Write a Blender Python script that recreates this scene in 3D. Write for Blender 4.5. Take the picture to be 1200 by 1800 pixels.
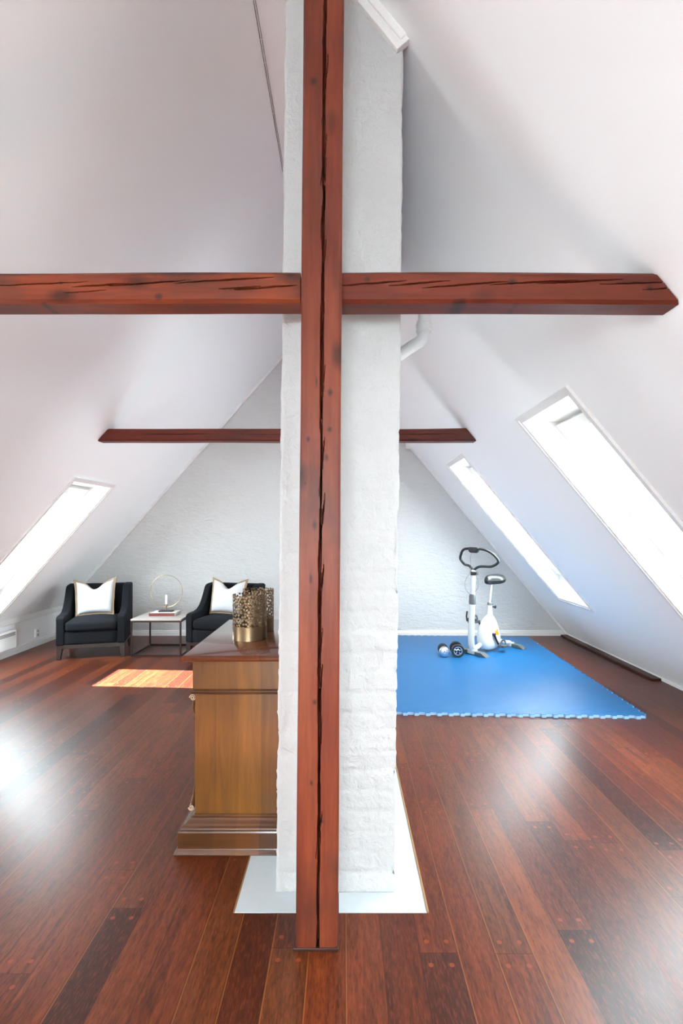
import bpy, bmesh, math, random
from mathutils import Vector, Matrix, noise

for o in list(bpy.data.objects):
    bpy.data.objects.remove(o)
SC = bpy.context.scene
COL = SC.collection
PI = math.pi

# ------------------------------------------------------------------ camera
cd = bpy.data.cameras.new('camera')
cam = bpy.data.objects.new('camera', cd)
COL.objects.link(cam)
cam.location = (0, 0, 1.48)
cam.rotation_euler = (PI / 2, 0, 0)
cd.sensor_fit = 'VERTICAL'
cd.sensor_height = 36
cd.lens = 18.0
cd.shift_x = -5 / 1800
cd.shift_y = 32 / 1800
cd.clip_start = 0.02
SC.camera = cam

# ------------------------------------------------------------------ light
world = bpy.data.worlds.new('world')
SC.world = world
world.use_nodes = True
bg = world.node_tree.nodes['Background']
bg.inputs[0].default_value = (0.84, 0.94, 1.0, 1)
bg.inputs[1].default_value = 11.5

sd = bpy.data.lights.new('sun', 'SUN')
sun = bpy.data.objects.new('sun', sd)
COL.objects.link(sun)
sd.energy = 74.0
sd.color = (0.72, 0.90, 1.0)
sd.angle = math.radians(0.6)
sun.location = (-8, 6, 7)
SUN_DIR = Vector((1, -0.105, -0.67)).normalized()
sun.rotation_euler = SUN_DIR.to_track_quat('-Z', 'Y').to_euler()

SC.view_settings.view_transform = 'Standard'
SC.view_settings.look = 'None'
SC.view_settings.gamma = 1
SC.view_settings.use_curve_mapping = False
SC.view_settings.exposure = 1.68

# ------------------------------------------------------------------ materials
def srgb(r, g, b):
    def f(c):
        c /= 255
        return c / 12.92 if c <= 0.04045 else ((c + 0.055) / 1.055) ** 2.4
    return (f(r), f(g), f(b), 1)

class NT:
    def __init__(s, name):
        s.m = bpy.data.materials.new(name)
        s.m.use_nodes = True
        s.t = s.m.node_tree
        s.b = s.t.nodes['Principled BSDF']
    def n(s, typ, **kw):
        nd = s.t.nodes.new(typ)
        for k, v in kw.items():
            setattr(nd, k, v)
        return nd
    def l(s, a, b):
        s.t.links.new(a, b)
    def put(s, sock, v):
        if hasattr(v, 'links') or hasattr(v, 'is_linked'):
            s.l(v, sock)
        else:
            sock.default_value = v
    def math(s, op, a, b=None, c=None, clamp=False):
        nd = s.n('ShaderNodeMath', operation=op)
        nd.use_clamp = clamp
        s.put(nd.inputs[0], a)
        if b is not None: s.put(nd.inputs[1], b)
        if c is not None: s.put(nd.inputs[2], c)
        return nd.outputs[0]
    def mix(s, fac, a, b, blend='MIX'):
        nd = s.n('ShaderNodeMix', data_type='RGBA', blend_type=blend)
        s.put(nd.inputs[0], fac)
        s.put(nd.inputs[6], a)
        s.put(nd.inputs[7], b)
        return nd.outputs[2]
    def ramp(s, fac, stops):
        nd = s.n('ShaderNodeValToRGB')
        el = nd.color_ramp.elements
        while len(el) < len(stops): el.new(0.5)
        for e, (p, c) in zip(el, stops):
            e.position = p
            e.color = c if not isinstance(c, (int, float)) else (c, c, c, 1)
        s.put(nd.inputs[0], fac)
        return nd.outputs[0]
    def coords(s, scale=(1, 1, 1), loc=(0, 0, 0), rot=(0, 0, 0)):
        tc = s.n('ShaderNodeTexCoord')
        mp = s.n('ShaderNodeMapping')
        mp.inputs['Scale'].default_value = scale
        mp.inputs['Location'].default_value = loc
        mp.inputs['Rotation'].default_value = rot
        s.l(tc.outputs['Object'], mp.inputs[0])
        return mp.outputs[0]
    def noise(s, vec, scale, detail=4, rough=0.55, dist=0.0):
        nd = s.n('ShaderNodeTexNoise')
        s.l(vec, nd.inputs['Vector'])
        nd.inputs['Scale'].default_value = scale
        nd.inputs['Detail'].default_value = detail
        nd.inputs['Roughness'].default_value = rough
        nd.inputs['Distortion'].default_value = dist
        return nd.outputs[0]
    def bump(s, h, strength, dist=0.01):
        nd = s.n('ShaderNodeBump')
        nd.inputs['Strength'].default_value = strength
        nd.inputs['Distance'].default_value = dist
        s.l(h, nd.inputs['Height'])
        s.l(nd.outputs[0], s.b.inputs['Normal'])
    def set(s, **kw):
        for k, v in kw.items():
            s.put(s.b.inputs[k.replace('_', ' ')], v)
        return s

def plain(name, col, rough=0.5, metal=0.0, bump=0.0, bscale=60, **kw):
    t = NT(name)
    c = t.coords()
    nz = t.noise(c, bscale, 3)
    t.set(Base_Color=t.mix(nz, col, tuple(min(1, x * 0.9) for x in col[:3]) + (1,)), Roughness=rough, Metallic=metal, **kw)
    if bump: t.bump(nz, bump, 0.004)
    return t.m

def mat_plaster():
    t = NT('white_plaster')
    c = t.coords()
    a = t.noise(c, 1.3, 3)
    b = t.noise(c, 90, 2)
    t.set(Base_Color=t.mix(a, srgb(250, 250, 250), srgb(247, 247, 247)), Roughness=0.65)
    t.bump(b, 0.04, 0.003)
    return t.m

def mat_brick(name='painted_brick', strength=0.6, mortar=0.08, k=1.0, st=2.6):
    t = NT(name)
    c = t.coords()
    sep = t.n('ShaderNodeSeparateXYZ'); t.l(c, sep.inputs[0])
    cmb = t.n('ShaderNodeCombineXYZ')
    u = sep.outputs[0]
    wob = t.noise(c, 2.2, 2)
    v = t.math('ADD', sep.outputs[2], t.math('MULTIPLY', wob, 0.11))
    t.l(u, cmb.inputs[0]); t.l(v, cmb.inputs[1])
    br = t.n('ShaderNodeTexBrick')
    t.l(cmb.outputs[0], br.inputs['Vector'])
    br.inputs['Scale'].default_value = 1.0
    br.inputs['Brick Width'].default_value = 0.25
    br.inputs['Row Height'].default_value = 0.082
    br.inputs['Mortar Size'].default_value = 0.011
    br.inputs['Mortar Smooth'].default_value = 1.0
    br.inputs['Color1'].default_value = (1, 1, 1, 1)
    br.inputs['Color2'].default_value = (.7, .7, .7, 1)
    br.inputs['Mortar'].default_value = (0, 0, 0, 1)
    f1 = t.noise(t.coords((1, 1, st)), 9 if st > 1 else 22, 5, 0.62, 0.6)
    f2 = t.noise(c, 60, 3, 0.6)
    h = t.math('ADD', t.math('MULTIPLY', br.outputs[0], mortar), t.math('ADD', t.math('MULTIPLY', f1, 1.6), t.math('MULTIPLY', f2, 0.35)))
    t.set(Base_Color=t.mix(t.noise(c, 3, 3), srgb(243 * k, 242 * k, 240 * k), srgb(236 * k, 235 * k, 233 * k)), Roughness=0.6)
    t.bump(h, strength, 0.016)
    return t.m

def mat_wood(name, stretch, light, mid, dark, rough=0.5, knots=True, coat=0.0, scale=1.0, bump=0.25, seed=0.0, grey=None, spots=()):
    t = NT(name)
    c = t.coords(tuple(x * scale for x in stretch), (seed, seed * .7, seed * .3))
    c1 = t.coords(tuple((x + 1) * .5 * scale for x in stretch), (seed, seed, 0))
    g = t.noise(c, 14, 7, 0.65, 0.5)
    g2 = t.noise(c, 60, 4, 0.6, 0.2)
    big = t.noise(c1, 2.0, 3, 0.5)
    f = t.math('ADD', t.math('MULTIPLY', g, 0.7), t.math('MULTIPLY', big, 0.5))
    col = t.ramp(f, [(0.36, dark), (0.56, mid), (0.78, light)])
    col = t.mix(t.math('MULTIPLY', t.ramp(g2, [(0.35, 1.0), (0.55, 0.0)]), 0.25), col, dark)
    if grey:
        gz = t.noise(t.coords(tuple((x + 2) / 3 for x in stretch), (seed + 4, 2, 1)), 3.1, 4, 0.6)
        col = t.mix(t.ramp(gz, [(0.50, 0.0), (0.68, 0.75)]), col, grey)
    if knots:
        vn = t.n('ShaderNodeTexVoronoi')
        t.l(t.coords(tuple(x * .55 + .45 for x in stretch), (seed + .31, seed, .2)), vn.inputs['Vector'])
        vn.inputs['Scale'].default_value = 6.0
        k = t.ramp(vn.outputs['Distance'], [(0.07, 1.0), (0.20, 0.0)])
        col = t.mix(t.math('MULTIPLY', k, 0.75), col, tuple(x * .35 for x in dark[:3]) + (1,))
    if spots:
        tc = t.n('ShaderNodeTexCoord')
        sep = t.n('ShaderNodeSeparateXYZ'); t.l(tc.outputs['Object'], sep.inputs[0])
        wb = t.math('MULTIPLY', t.math('SUBTRACT', t.noise(tc.outputs['Object'], 45, 3), 0.5), 0.9)
        tot = None
        for (kx, kz, rx, rz_) in spots:
            dx = t.math('DIVIDE', t.math('SUBTRACT', sep.outputs[0], kx), rx)
            dz = t.math('DIVIDE', t.math('SUBTRACT', sep.outputs[2], kz), rz_)
            d = t.math('SQRT', t.math('ADD', t.math('MULTIPLY', dx, dx), t.math('MULTIPLY', dz, dz)))
            m_ = t.math('SUBTRACT', 1.25, t.math('ADD', d, wb), clamp=True)
            tot = m_ if tot is None else t.math('MAXIMUM', tot, m_)
        col = t.mix(t.math('MULTIPLY', tot, 0.82), col, srgb(46, 26, 22))
    col = t.mix(1.0, col, (0.76, 0.70, 0.64, 1), 'MULTIPLY')
    t.set(Base_Color=col, Roughness=rough)
    if coat:
        t.set(Coat_Weight=coat, Coat_Roughness=0.08)
    t.set(Specular_IOR_Level=0.3)
    t.bump(t.math('ADD', g, t.math('MULTIPLY', g2, 0.4)), bump, 0.004)
    return t.m

def mat_floor():
    t = NT('merbau_planks')
    W, L = 0.131, 1.45
    tc = t.n('ShaderNodeTexCoord')
    sep = t.n('ShaderNodeSeparateXYZ'); t.l(tc.outputs['Object'], sep.inputs[0])
    x = t.math('DIVIDE', t.math('ADD', sep.outputs[0], 20.04), W)
    ix = t.math('FLOOR', x); fx = t.math('FRACT', x)
    wn = t.n('ShaderNodeTexWhiteNoise', noise_dimensions='1D'); t.l(ix, wn.inputs['W'])
    y = t.math('DIVIDE', t.math('ADD', sep.outputs[1], t.math('ADD', 30, t.math('MULTIPLY', wn.outputs[0], 9))), L)
    iy = t.math('FLOOR', y); fy = t.math('FRACT', y)
    cb = t.n('ShaderNodeCombineXYZ'); t.l(ix, cb.inputs[0]); t.l(iy, cb.inputs[1])
    w2 = t.n('ShaderNodeTexWhiteNoise', noise_dimensions='2D'); t.l(cb.outputs[0], w2.inputs['Vector'])
    r = w2.outputs[0]
    # grain, shifted for each plank
    gv = t.n('ShaderNodeCombineXYZ')
    t.l(sep.outputs[0], gv.inputs[0]); t.l(t.math('MULTIPLY', sep.outputs[1], 0.09), gv.inputs[1])
    t.l(t.math('MULTIPLY', r, 17.0), gv.inputs[2])
    g = t.noise(gv.outputs[0], 26, 6, 0.65, 1.2)
    gv2 = t.n('ShaderNodeCombineXYZ')
    t.l(sep.outputs[0], gv2.inputs[0]); t.l(t.math('MULTIPLY', sep.outputs[1], 0.16), gv2.inputs[1])
    t.l(t.math('MULTIPLY', r, 11.0), gv2.inputs[2])
    g2 = t.noise(gv2.outputs[0], 170, 3, 0.6, 0.3)
    base = t.ramp(r, [(0.0, srgb(66, 30, 22)), (0.22, srgb(98, 45, 30)), (0.45, srgb(126, 60, 36)), (0.7, srgb(146, 74, 43)), (0.85, srgb(128, 74, 46)), (1.0, srgb(160, 88, 52))])
    base = t.mix(t.ramp(g, [(0.34, 0.72), (0.62, 0.0)]), base, srgb(62, 26, 18))
    base = t.mix(t.ramp(g2, [(0.50, 0.0), (0.72, 0.38)]), base, srgb(178, 100, 60))
    base = t.mix(t.ramp(g2, [(0.30, 0.6), (0.46, 0.0)]), base, srgb(54, 22, 15))
    # seams: pale filler on some planks, dark gap on others
    ex = t.math('MULTIPLY', t.math('MINIMUM', fx, t.math('SUBTRACT', 1, fx)), W)
    ey = t.math('MULTIPLY', t.math('MINIMUM', fy, t.math('SUBTRACT', 1, fy)), L)
    seam = t.math('LESS_THAN', ex, 0.0016)
    pale = t.math('MULTIPLY', t.math('LESS_THAN', t.math('MULTIPLY', fx, W), 0.0055), t.math('GREATER_THAN', wn.outputs[0], 0.32))
    base = t.mix(t.math('MULTIPLY', pale, 0.7), base, srgb(176, 112, 62))
    base = t.mix(t.math('MULTIPLY', seam, 0.65), base, srgb(52, 24, 16))
    base = t.mix(t.math('MULTIPLY', t.math('LESS_THAN', ey, 0.0012), 0.7), base, srgb(45, 20, 14))
    # wooden plugs in pairs at the plank ends
    dx = t.math('MULTIPLY', t.math('SUBTRACT', t.math('ABSOLUTE', t.math('SUBTRACT', fx, 0.5)), 0.27), W)
    dy = t.math('SUBTRACT', ey, 0.05)
    d = t.math('SQRT', t.math('ADD', t.math('MULTIPLY', dx, dx), t.math('MULTIPLY', dy, dy)))
    base = t.mix(t.math('MULTIPLY', t.math('LESS_THAN', d, 0.0088), 0.85), base, srgb(168, 84, 50))
    base = t.mix(1.0, base, (0.52, 0.42, 0.31, 1), 'MULTIPLY')
    t.set(Base_Color=base, Specular_IOR_Level=0.27, Roughness=t.math('ADD', 0.28, t.math('MULTIPLY', g, 0.14)))
    t.set(Coat_Weight=0.08, Coat_Roughness=0.25)
    h = t.math('ADD', t.math('MULTIPLY', g2, 0.25), t.math('MULTIPLY', t.math('SUBTRACT', 1, seam), 0.6))
    t.bump(h, 0.18, 0.002)
    return t.m

def mat_cabinet(name, horizontal=False, top=False):
    t = NT(name)
    sc = (0.12, 1, 1.6) if horizontal else (1.2, 1.2, 0.10)
    c = t.coords(sc)
    g = t.noise(c, 22, 6, 0.6, 0.8)
    big = t.noise(t.coords(), 2.4, 3)
    tc = t.n('ShaderNodeTexCoord')
    sep = t.n('ShaderNodeSeparateXYZ'); t.l(tc.outputs['Object'], sep.inputs[0])
    st = t.math('FLOOR', t.math('DIVIDE', t.math('ADD', sep.outputs[0], 5.01), 0.105))
    wn = t.n('ShaderNodeTexWhiteNoise', noise_dimensions='1D'); t.l(st, wn.inputs['W'])
    f = t.math('ADD', t.math('MULTIPLY', g, 0.5), t.math('ADD', t.math('MULTIPLY', big, 0.3), t.math('MULTIPLY', wn.outputs[0], 0.22)))
    if top:
        col = t.ramp(f, [(0.3, srgb(78, 36, 18)), (0.55, srgb(98, 48, 24)), (0.8, srgb(120, 62, 32))])
        # pale ring left by a glass
        dx = t.math('ADD', sep.outputs[0], 0.582); dy = t.math('SUBTRACT', sep.outputs[1], 2.487)
        d = t.math('SQRT', t.math('ADD', t.math('MULTIPLY', dx, dx), t.math('MULTIPLY', dy, dy)))
        ring = t.math('MULTIPLY', t.math('LESS_THAN', t.math('ABSOLUTE', t.math('SUBTRACT', d, 0.071)), 0.0016), t.ramp(big, [(.35, .35), (.55, 1.0)]))
        col = t.mix(t.math('MULTIPLY', ring, 0.55), col, srgb(190, 160, 140))
        t.set(Base_Color=col, Roughness=0.16, Coat_Weight=0.6, Coat_Roughness=0.05)
        t.bump(g, 0.03, 0.001)
    else:
        d0, d1, d2 = ((84, 48, 16), (118, 74, 24), (146, 94, 36)) if not horizontal else ((60, 32, 12), (90, 50, 19), (122, 72, 30))
        col = t.ramp(f, [(0.32, srgb(*d0)), (0.55, srgb(*d1)), (0.8, srgb(*d2))])
        t.set(Base_Color=col, Roughness=0.28, Coat_Weight=0.4, Coat_Roughness=0.1)
        t.bump(g, 0.08, 0.002)
    return t.m

def mat_velvet():
    t = NT('black_velvet')
    c = t.coords()
    n1 = t.noise(c, 5, 3); n2 = t.noise(c, 300, 2)
    t.set(Base_Color=t.mix(n1, srgb(7, 8, 11), srgb(15, 19, 25)), Roughness=0.9, Specular_IOR_Level=0.25, Sheen_Weight=0.06, Sheen_Roughness=0.35)
    t.b.inputs['Sheen Tint'].default_value = srgb(90, 110, 135)
    t.bump(n2, 0.1, 0.002)
    return t.m

def mat_mat(name):
    t = NT(name)
    tc = t.n('ShaderNodeTexCoord')
    sep = t.n('ShaderNodeSeparateXYZ'); t.l(tc.outputs['Object'], sep.inputs[0])
    x, y = sep.outputs[0], sep.outputs[1]
    k = 2 * PI / 0.03
    a = t.math('SINE', t.math('MULTIPLY', t.math('ADD', x, t.math('MULTIPLY', y, 1.0)), k))
    b = t.math('SINE', t.math('MULTIPLY', t.math('SUBTRACT', x, t.math('MULTIPLY', y, 1.0)), k))
    h = t.math('MULTIPLY', a, b)
    n1 = t.noise(tc.outputs['Object'], 3, 3)
    t.set(Base_Color=t.mix(n1, srgb(2, 90, 144), srgb(8, 100, 154)), Roughness=0.36, Specular_IOR_Level=0.35)
    t.bump(h, 0.30, 0.003)
    return t.m

def mat_glass():
    t = NT('window_glass')
    out = t.t.nodes['Material Output']
    tr = t.n('ShaderNodeBsdfTransparent'); tr.inputs[0].default_value = (0.97, 0.985, 0.98, 1)
    gl = t.n('ShaderNodeBsdfGlossy'); gl.inputs['Roughness'].default_value = 0.02
    lw = t.n('ShaderNodeFresnel'); lw.inputs[0].default_value = 1.45
    mx = t.n('ShaderNodeMixShader')
    ge = t.n('ShaderNodeNewGeometry')
    t.l(t.math('MULTIPLY', lw.outputs[0], t.math('SUBTRACT', 1.0, ge.outputs['Backfacing'])), mx.inputs[0]); t.l(tr.outputs[0], mx.inputs[1]); t.l(gl.outputs[0], mx.inputs[2])
    t.l(mx.outputs[0], out.inputs[0])
    return t.m

M = {}
M['plaster'] = mat_plaster()
M['brick'] = mat_brick(k=0.87)
M['chimney'] = mat_brick('painted_chimney_brick', strength=0.4, mortar=0.0, k=0.79, st=0.9)
M['trim'] = plain('white_trim', srgb(238, 236, 233), 0.4)
M['floor'] = mat_floor()
RL, RM, RD = srgb(150, 72, 44), srgb(120, 50, 31), srgb(78, 33, 24)
M['wood_z'] = mat_wood('red_stained_post', (1, 1, 0.07), srgb(150, 78, 50), srgb(122, 54, 35), srgb(76, 34, 26), 0.42, seed=1.3, grey=srgb(78, 44, 36), spots=[
    (-.049, 1.965, .010, .014), (-.052, 1.835, .009, .010), (-.063, 1.735, .008, .015), (-.127, 1.80, .008, .011), (-.104, 1.50, .010, .020),
    (-.138, 1.646, .005, .006), (-.108, 3.06, .014, .016), (-.104, .875, .009, .011), (-.116, .59, .006, .010), (-.098, 2.0, .004, .018), (-.079, .455, .008, .009), (-.118, 1.31, .006, .02)])
M['wood_x'] = mat_wood('red_stained_beam', (0.09, 1, 1), srgb(160, 76, 40), srgb(132, 56, 29), srgb(84, 36, 22), 0.5, seed=2.1, grey=srgb(80, 50, 42), spots=[
    (-.674, 2.329, .016, .014), (-1.099, 2.303, .014, .010), (-1.03, 2.378, .008, .006), (-.899, 2.291, .006, .008), (-.20, 2.40, .05, .02), (-.62, 2.415, .22, .012), (-1.2, 2.416, .12, .010)])
M['wood_xr'] = mat_wood('red_stained_right_beam', (0.09, 1, 1), srgb(138, 62, 38), srgb(112, 44, 27), srgb(72, 30, 22), 0.5, seed=5.2, grey=srgb(76, 44, 37), spots=[(.61, 2.383, .018, .012), (.63, 2.30, .016, .010), (1.11, 2.36, .012, .012), (.085, 2.39, .012, .01), (.42, 2.31, .03, .012)])
M['wood_x2'] = mat_wood('red_stained_dark_beam', (0.09, 1, 1), srgb(136, 60, 42), srgb(110, 43, 30), srgb(74, 30, 24), 0.5, seed=5.2, grey=srgb(80, 46, 40))
M['end_wood'] = plain('dark_end_wood', srgb(58, 26, 20), 0.5)
M['oak'] = plain('raw_oak_edge', srgb(150, 112, 70), 0.6)
M['board'] = mat_wood('brown_floorboard', (1, 0.1, 1), srgb(104, 58, 42), srgb(82, 44, 33), srgb(60, 32, 25), 0.4, knots=False)
M['plate'] = plain('white_painted_plate', srgb(200, 207, 210), 0.35, bump=0.2, bscale=25)
M['cab_v'] = mat_cabinet('walnut_veneer')
M['cab_h'] = mat_cabinet('walnut_moulding', True)
M['cab_top'] = mat_cabinet('polished_top', False, True)
M['gilt'] = plain('worn_carving', srgb(196, 170, 140), 0.4, bump=0.3, bscale=200)
M['velvet'] = mat_velvet()
M['leg'] = plain('brown_leg_wood', srgb(46, 32, 26), 0.45)
M['linen'] = plain('white_linen', srgb(206, 208, 211), 0.85, bump=0.2, bscale=350)
M['tan'] = plain('tan_braid', srgb(150, 128, 104), 0.85)
M['stone'] = plain('pale_stone', srgb(176, 168, 162), 0.5, bscale=30)
M['dmetal'] = plain('dark_brown_metal', srgb(58, 44, 40), 0.4, 0.5)
M['brass'] = plain('pale_brass', srgb(214, 190, 150), 0.25, 1.0)
M['bronze'] = plain('antique_brass', srgb(132, 109, 84), 0.36, 1.0, bump=0.05)
M['black'] = plain('black_rubber', srgb(34, 36, 38), 0.5)
M['grey'] = plain('grey_plastic', srgb(92, 96, 98), 0.4)
M['wax'] = plain('white_wax', srgb(242, 241, 238), 0.5)
M['bike'] = plain('white_gloss_paint', srgb(218, 220, 220), 0.25)
M['chrome'] = plain('chrome', srgb(205, 212, 220), 0.2, 1.0)
M['orange'] = plain('orange_decal', srgb(246, 168, 40), 0.4)
M['teal'] = plain('teal_print', srgb(120, 175, 178), 0.5)
M['maroon'] = plain('maroon_cloth', srgb(112, 44, 42), 0.6)
M['cover'] = plain('white_book_cover', srgb(226, 222, 214), 0.4)
M['paper'] = plain('book_pages', srgb(232, 230, 224), 0.8)
M['mat'] = mat_mat('blue_foam')
M['mat_side'] = plain('pale_blue_foam', srgb(150, 188, 222), 0.7)
M['glass'] = mat_glass()
M['pvc'] = plain('white_pipe', srgb(228, 227, 225), 0.35)
M['slot'] = plain('dark_slot', srgb(84, 76, 70), 0.7)
M['saddle'] = plain('black_vinyl', srgb(44, 46, 48), 0.3)

# ------------------------------------------------------------------ helpers
def link_mesh(name, verts, faces, mat, parent=None, smooth=False, mats=None, fm=None):
    me = bpy.data.meshes.new(name)
    me.from_pydata([tuple(v) for v in verts], [], faces)
    me.update()
    for m in (mats or [mat]):
        me.materials.append(m)
    if fm:
        for p, i in zip(me.polygons, fm): p.material_index = i
    if smooth:
        me.polygons.foreach_set('use_smooth', [True] * len(me.polygons))
    o = bpy.data.objects.new(name, me)
    COL.objects.link(o)
    if parent: o.parent = parent
    return o

class MB:
    def __init__(s): s.v = []; s.f = []
    def add(s, v, f):
        k = len(s.v)
        s.v += [Vector(p) for p in v]
        s.f += [tuple(i + k for i in q) for q in f]
        return s
    def box(s, x0, x1, y0, y1, z0, z1):
        return s.add([(x0, y0, z0), (x1, y0, z0), (x1, y1, z0), (x0, y1, z0), (x0, y0, z1), (x1, y0, z1), (x1, y1, z1), (x0, y1, z1)],
              [(0, 3, 2, 1), (4, 5, 6, 7), (0, 1, 5, 4), (1, 2, 6, 5), (2, 3, 7, 6), (3, 0, 4, 7)])
    def prism(s, poly, axis, a, b):
        """poly in the two other axes (in xyz order), extruded along axis from a to b"""
        n = len(poly)
        def p(q, t):
            if axis == 'x': return (t, q[0], q[1])
            if axis == 'y': return (q[0], t, q[1])
            return (q[0], q[1], t)
        v = [p(q, a) for q in poly] + [p(q, b) for q in poly]
        f = [tuple(range(n)), tuple(range(2 * n - 1, n - 1, -1))]
        f += [(i, i + n, (i + 1) % n + n, (i + 1) % n) for i in range(n)]
        return s.add(v, f)
    def stack(s, levels):
        """levels: (x0,x1,y0,y1,z) rectangles lofted upward"""
        v = []; f = []
        for (x0, x1, y0, y1, z) in levels:
            v += [(x0, y0, z), (x1, y0, z), (x1, y1, z), (x0, y1, z)]
        for i in range(len(levels) - 1):
            for k in range(4):
                a = i * 4 + k; b = i * 4 + (k + 1) % 4
                f.append((a, b, b + 4, a + 4))
        f.append((3, 2, 1, 0)); e = (len(levels) - 1) * 4
        f.append((e, e + 1, e + 2, e + 3))
        return s.add(v, f)
    def tube(s, pts, r, n=12, closed=False, sq=None):
        pts = [Vector(p) for p in pts]
        N = len(pts)
        rs = r if isinstance(r, (list, tuple)) else [r] * N
        v = []; f = []
        up = None
        for i in range(N):
            if closed: t = (pts[(i + 1) % N] - pts[i - 1]).normalized()
            else: t = (pts[min(i + 1, N - 1)] - pts[max(i - 1, 0)]).normalized()
            if up is None:
                up = Vector((0, 0, 1)) if abs(t.z) < 0.9 else Vector((0, 1, 0))
            up = (up - t * up.dot(t)).normalized()
            sd_ = t.cross(up)
            for k in range(n):
                a = 2 * PI * k / n
                ca, sa = math.cos(a), math.sin(a)
                if sq: ca *= sq[0]; sa *= sq[1]
                v.append(pts[i] + (sd_ * ca + up * sa) * rs[i])
        for i in range(N if closed else N - 1):
            for k in range(n):
                a = i * n + k; b = i * n + (k + 1) % n
                j = ((i + 1) % N) * n
                f.append((a, b, j + (k + 1) % n, j + k))
        if not closed:
            f.append(tuple(range(n - 1, -1, -1)))
            f.append(tuple((N - 1) * n + k for k in range(n)))
        return s.add(v, f)
    def lathe(s, prof, c=(0, 0, 0), axis=(0, 0, 1), n=32, caps=True):
        ax = Vector(axis).normalized()
        u = ax.orthogonal().normalized(); w = ax.cross(u)
        c = Vector(c)
        v = []; f = []
        for (r, h) in prof:
            for k in range(n):
                a = 2 * PI * k / n
                v.append(c + ax * h + (u * math.cos(a) + w * math.sin(a)) * r)
        for i in range(len(prof) - 1):
            for k in range(n):
                a = i * n + k; b = i * n + (k + 1) % n
                f.append((a, b, b + n, a + n))
        if caps:
            f.append(tuple(range(n - 1, -1, -1)))
            f.append(tuple((len(prof) - 1) * n + k for k in range(n)))
        return s.add(v, f)
    def soft(s, c, half, r, cuts=8, bulge=0.0, fn=None):
        bm = bmesh.new()
        bmesh.ops.create_cube(bm, size=2)
        bmesh.ops.subdivide_edges(bm, edges=bm.edges[:], cuts=cuts, use_grid_fill=True)
        hx, hy, hz = half
        c = Vector(c)
        vs = []
        for q in bm.verts:
            p = Vector((q.co.x * hx, q.co.y * hy, q.co.z * hz))
            inn = Vector([max(-(h - r), min(h - r, x)) for x, h in zip(p, half)])
            d = p - inn
            if d.length > 1e-9: p = inn + d.normalized() * r
            if bulge: p.z += math.copysign(1, q.co.z) * abs(q.co.z) * bulge * (1 - q.co.x ** 2) * (1 - q.co.y ** 2)
            if fn: p = fn(p)
            vs.append(p + c)
        bm.verts.index_update()
        fs = [tuple(w.index for w in ff.verts) for ff in bm.faces]
        bm.free()
        return s.add(vs, fs)
    def xf(s, mtx):
        s.v = [mtx @ p for p in s.v]; return s
    def out(s, name, mat, parent=None, smooth=False, bevel=0.0, seg=2, auto=False):
        o = link_mesh(name, s.v, s.f, mat, parent, smooth or auto)
        bm = bmesh.new(); bm.from_mesh(o.data)
        bmesh.ops.recalc_face_normals(bm, faces=bm.faces[:])
        if auto:
            for e in bm.edges:
                if len(e.link_faces) == 2 and e.calc_face_angle(0) > math.radians(38): e.smooth = False
        bm.to_mesh(o.data); bm.free()
        if bevel:
            b = o.modifiers.new('bevel', 'BEVEL'); b.width = bevel; b.segments = seg; b.limit_method = 'ANGLE'
            b.harden_normals = False
        return o

def empty(name, loc=(0, 0, 0), rz=0.0):
    o = bpy.data.objects.new(name, None)
    COL.objects.link(o)
    o.location = loc; o.rotation_euler = (0, 0, rz); o.empty_display_size = 0.1
    return o

def tag(o, label, cat, group=None, kind=None):
    o['label'] = label; o['category'] = cat
    if group: o['group'] = group
    if kind: o['kind'] = kind
    return o

def struct(o, label=None):
    o['kind'] = 'structure'
    if label: o['label'] = label
    return o

def copy_tree(o, parent=None):
    c = o.copy(); COL.objects.link(c)
    if parent: c.parent = parent
    for ch in list(o.children): copy_tree(ch, c)
    return c

# ------------------------------------------------------------------ room shell
YB, YG = -4.0, 7.20          # rear wall and gable
def zl(x): return 4.918 + 1.14 * x     # left slope underside
def zr(x): return 3.779 - 1.20 * x     # right slope underside
XR = (3.779 - 4.918) / (1.14 + 1.2)    # ridge
ZR = zl(XR)
XL, XRT = -3.94, 3.13
T = 0.20                                # roof build-up at the windows

slopes = {
    'L': dict(z=zl, m=1.14, sx=-1, xa=XR, xb=XL, wins=[(4.92, 5.68, -2.60, -3.83), (1.00, 1.76, -2.60, -3.83), (-3.4, -2.62, -2.60, -3.83)]),  # last skylight lies behind the camera, unseen, added for daylight
    'R': dict(z=zr, m=1.20, sx=1, xa=XR, xb=XRT, wins=[(5.42, 6.18, 1.275, 2.59), (2.90, 3.64, 1.275, 2.59), (0.12, 0.88, 1.275, 2.59), (-2.14, -1.38, 1.275, 2.59)]),  # last two skylights are out of view, added as daylight sources
}
def outer(S, x):
    """height of the outer roof plane at x"""
    return S['z'](x) + T * math.sqrt(1 + S['m'] ** 2)

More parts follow.
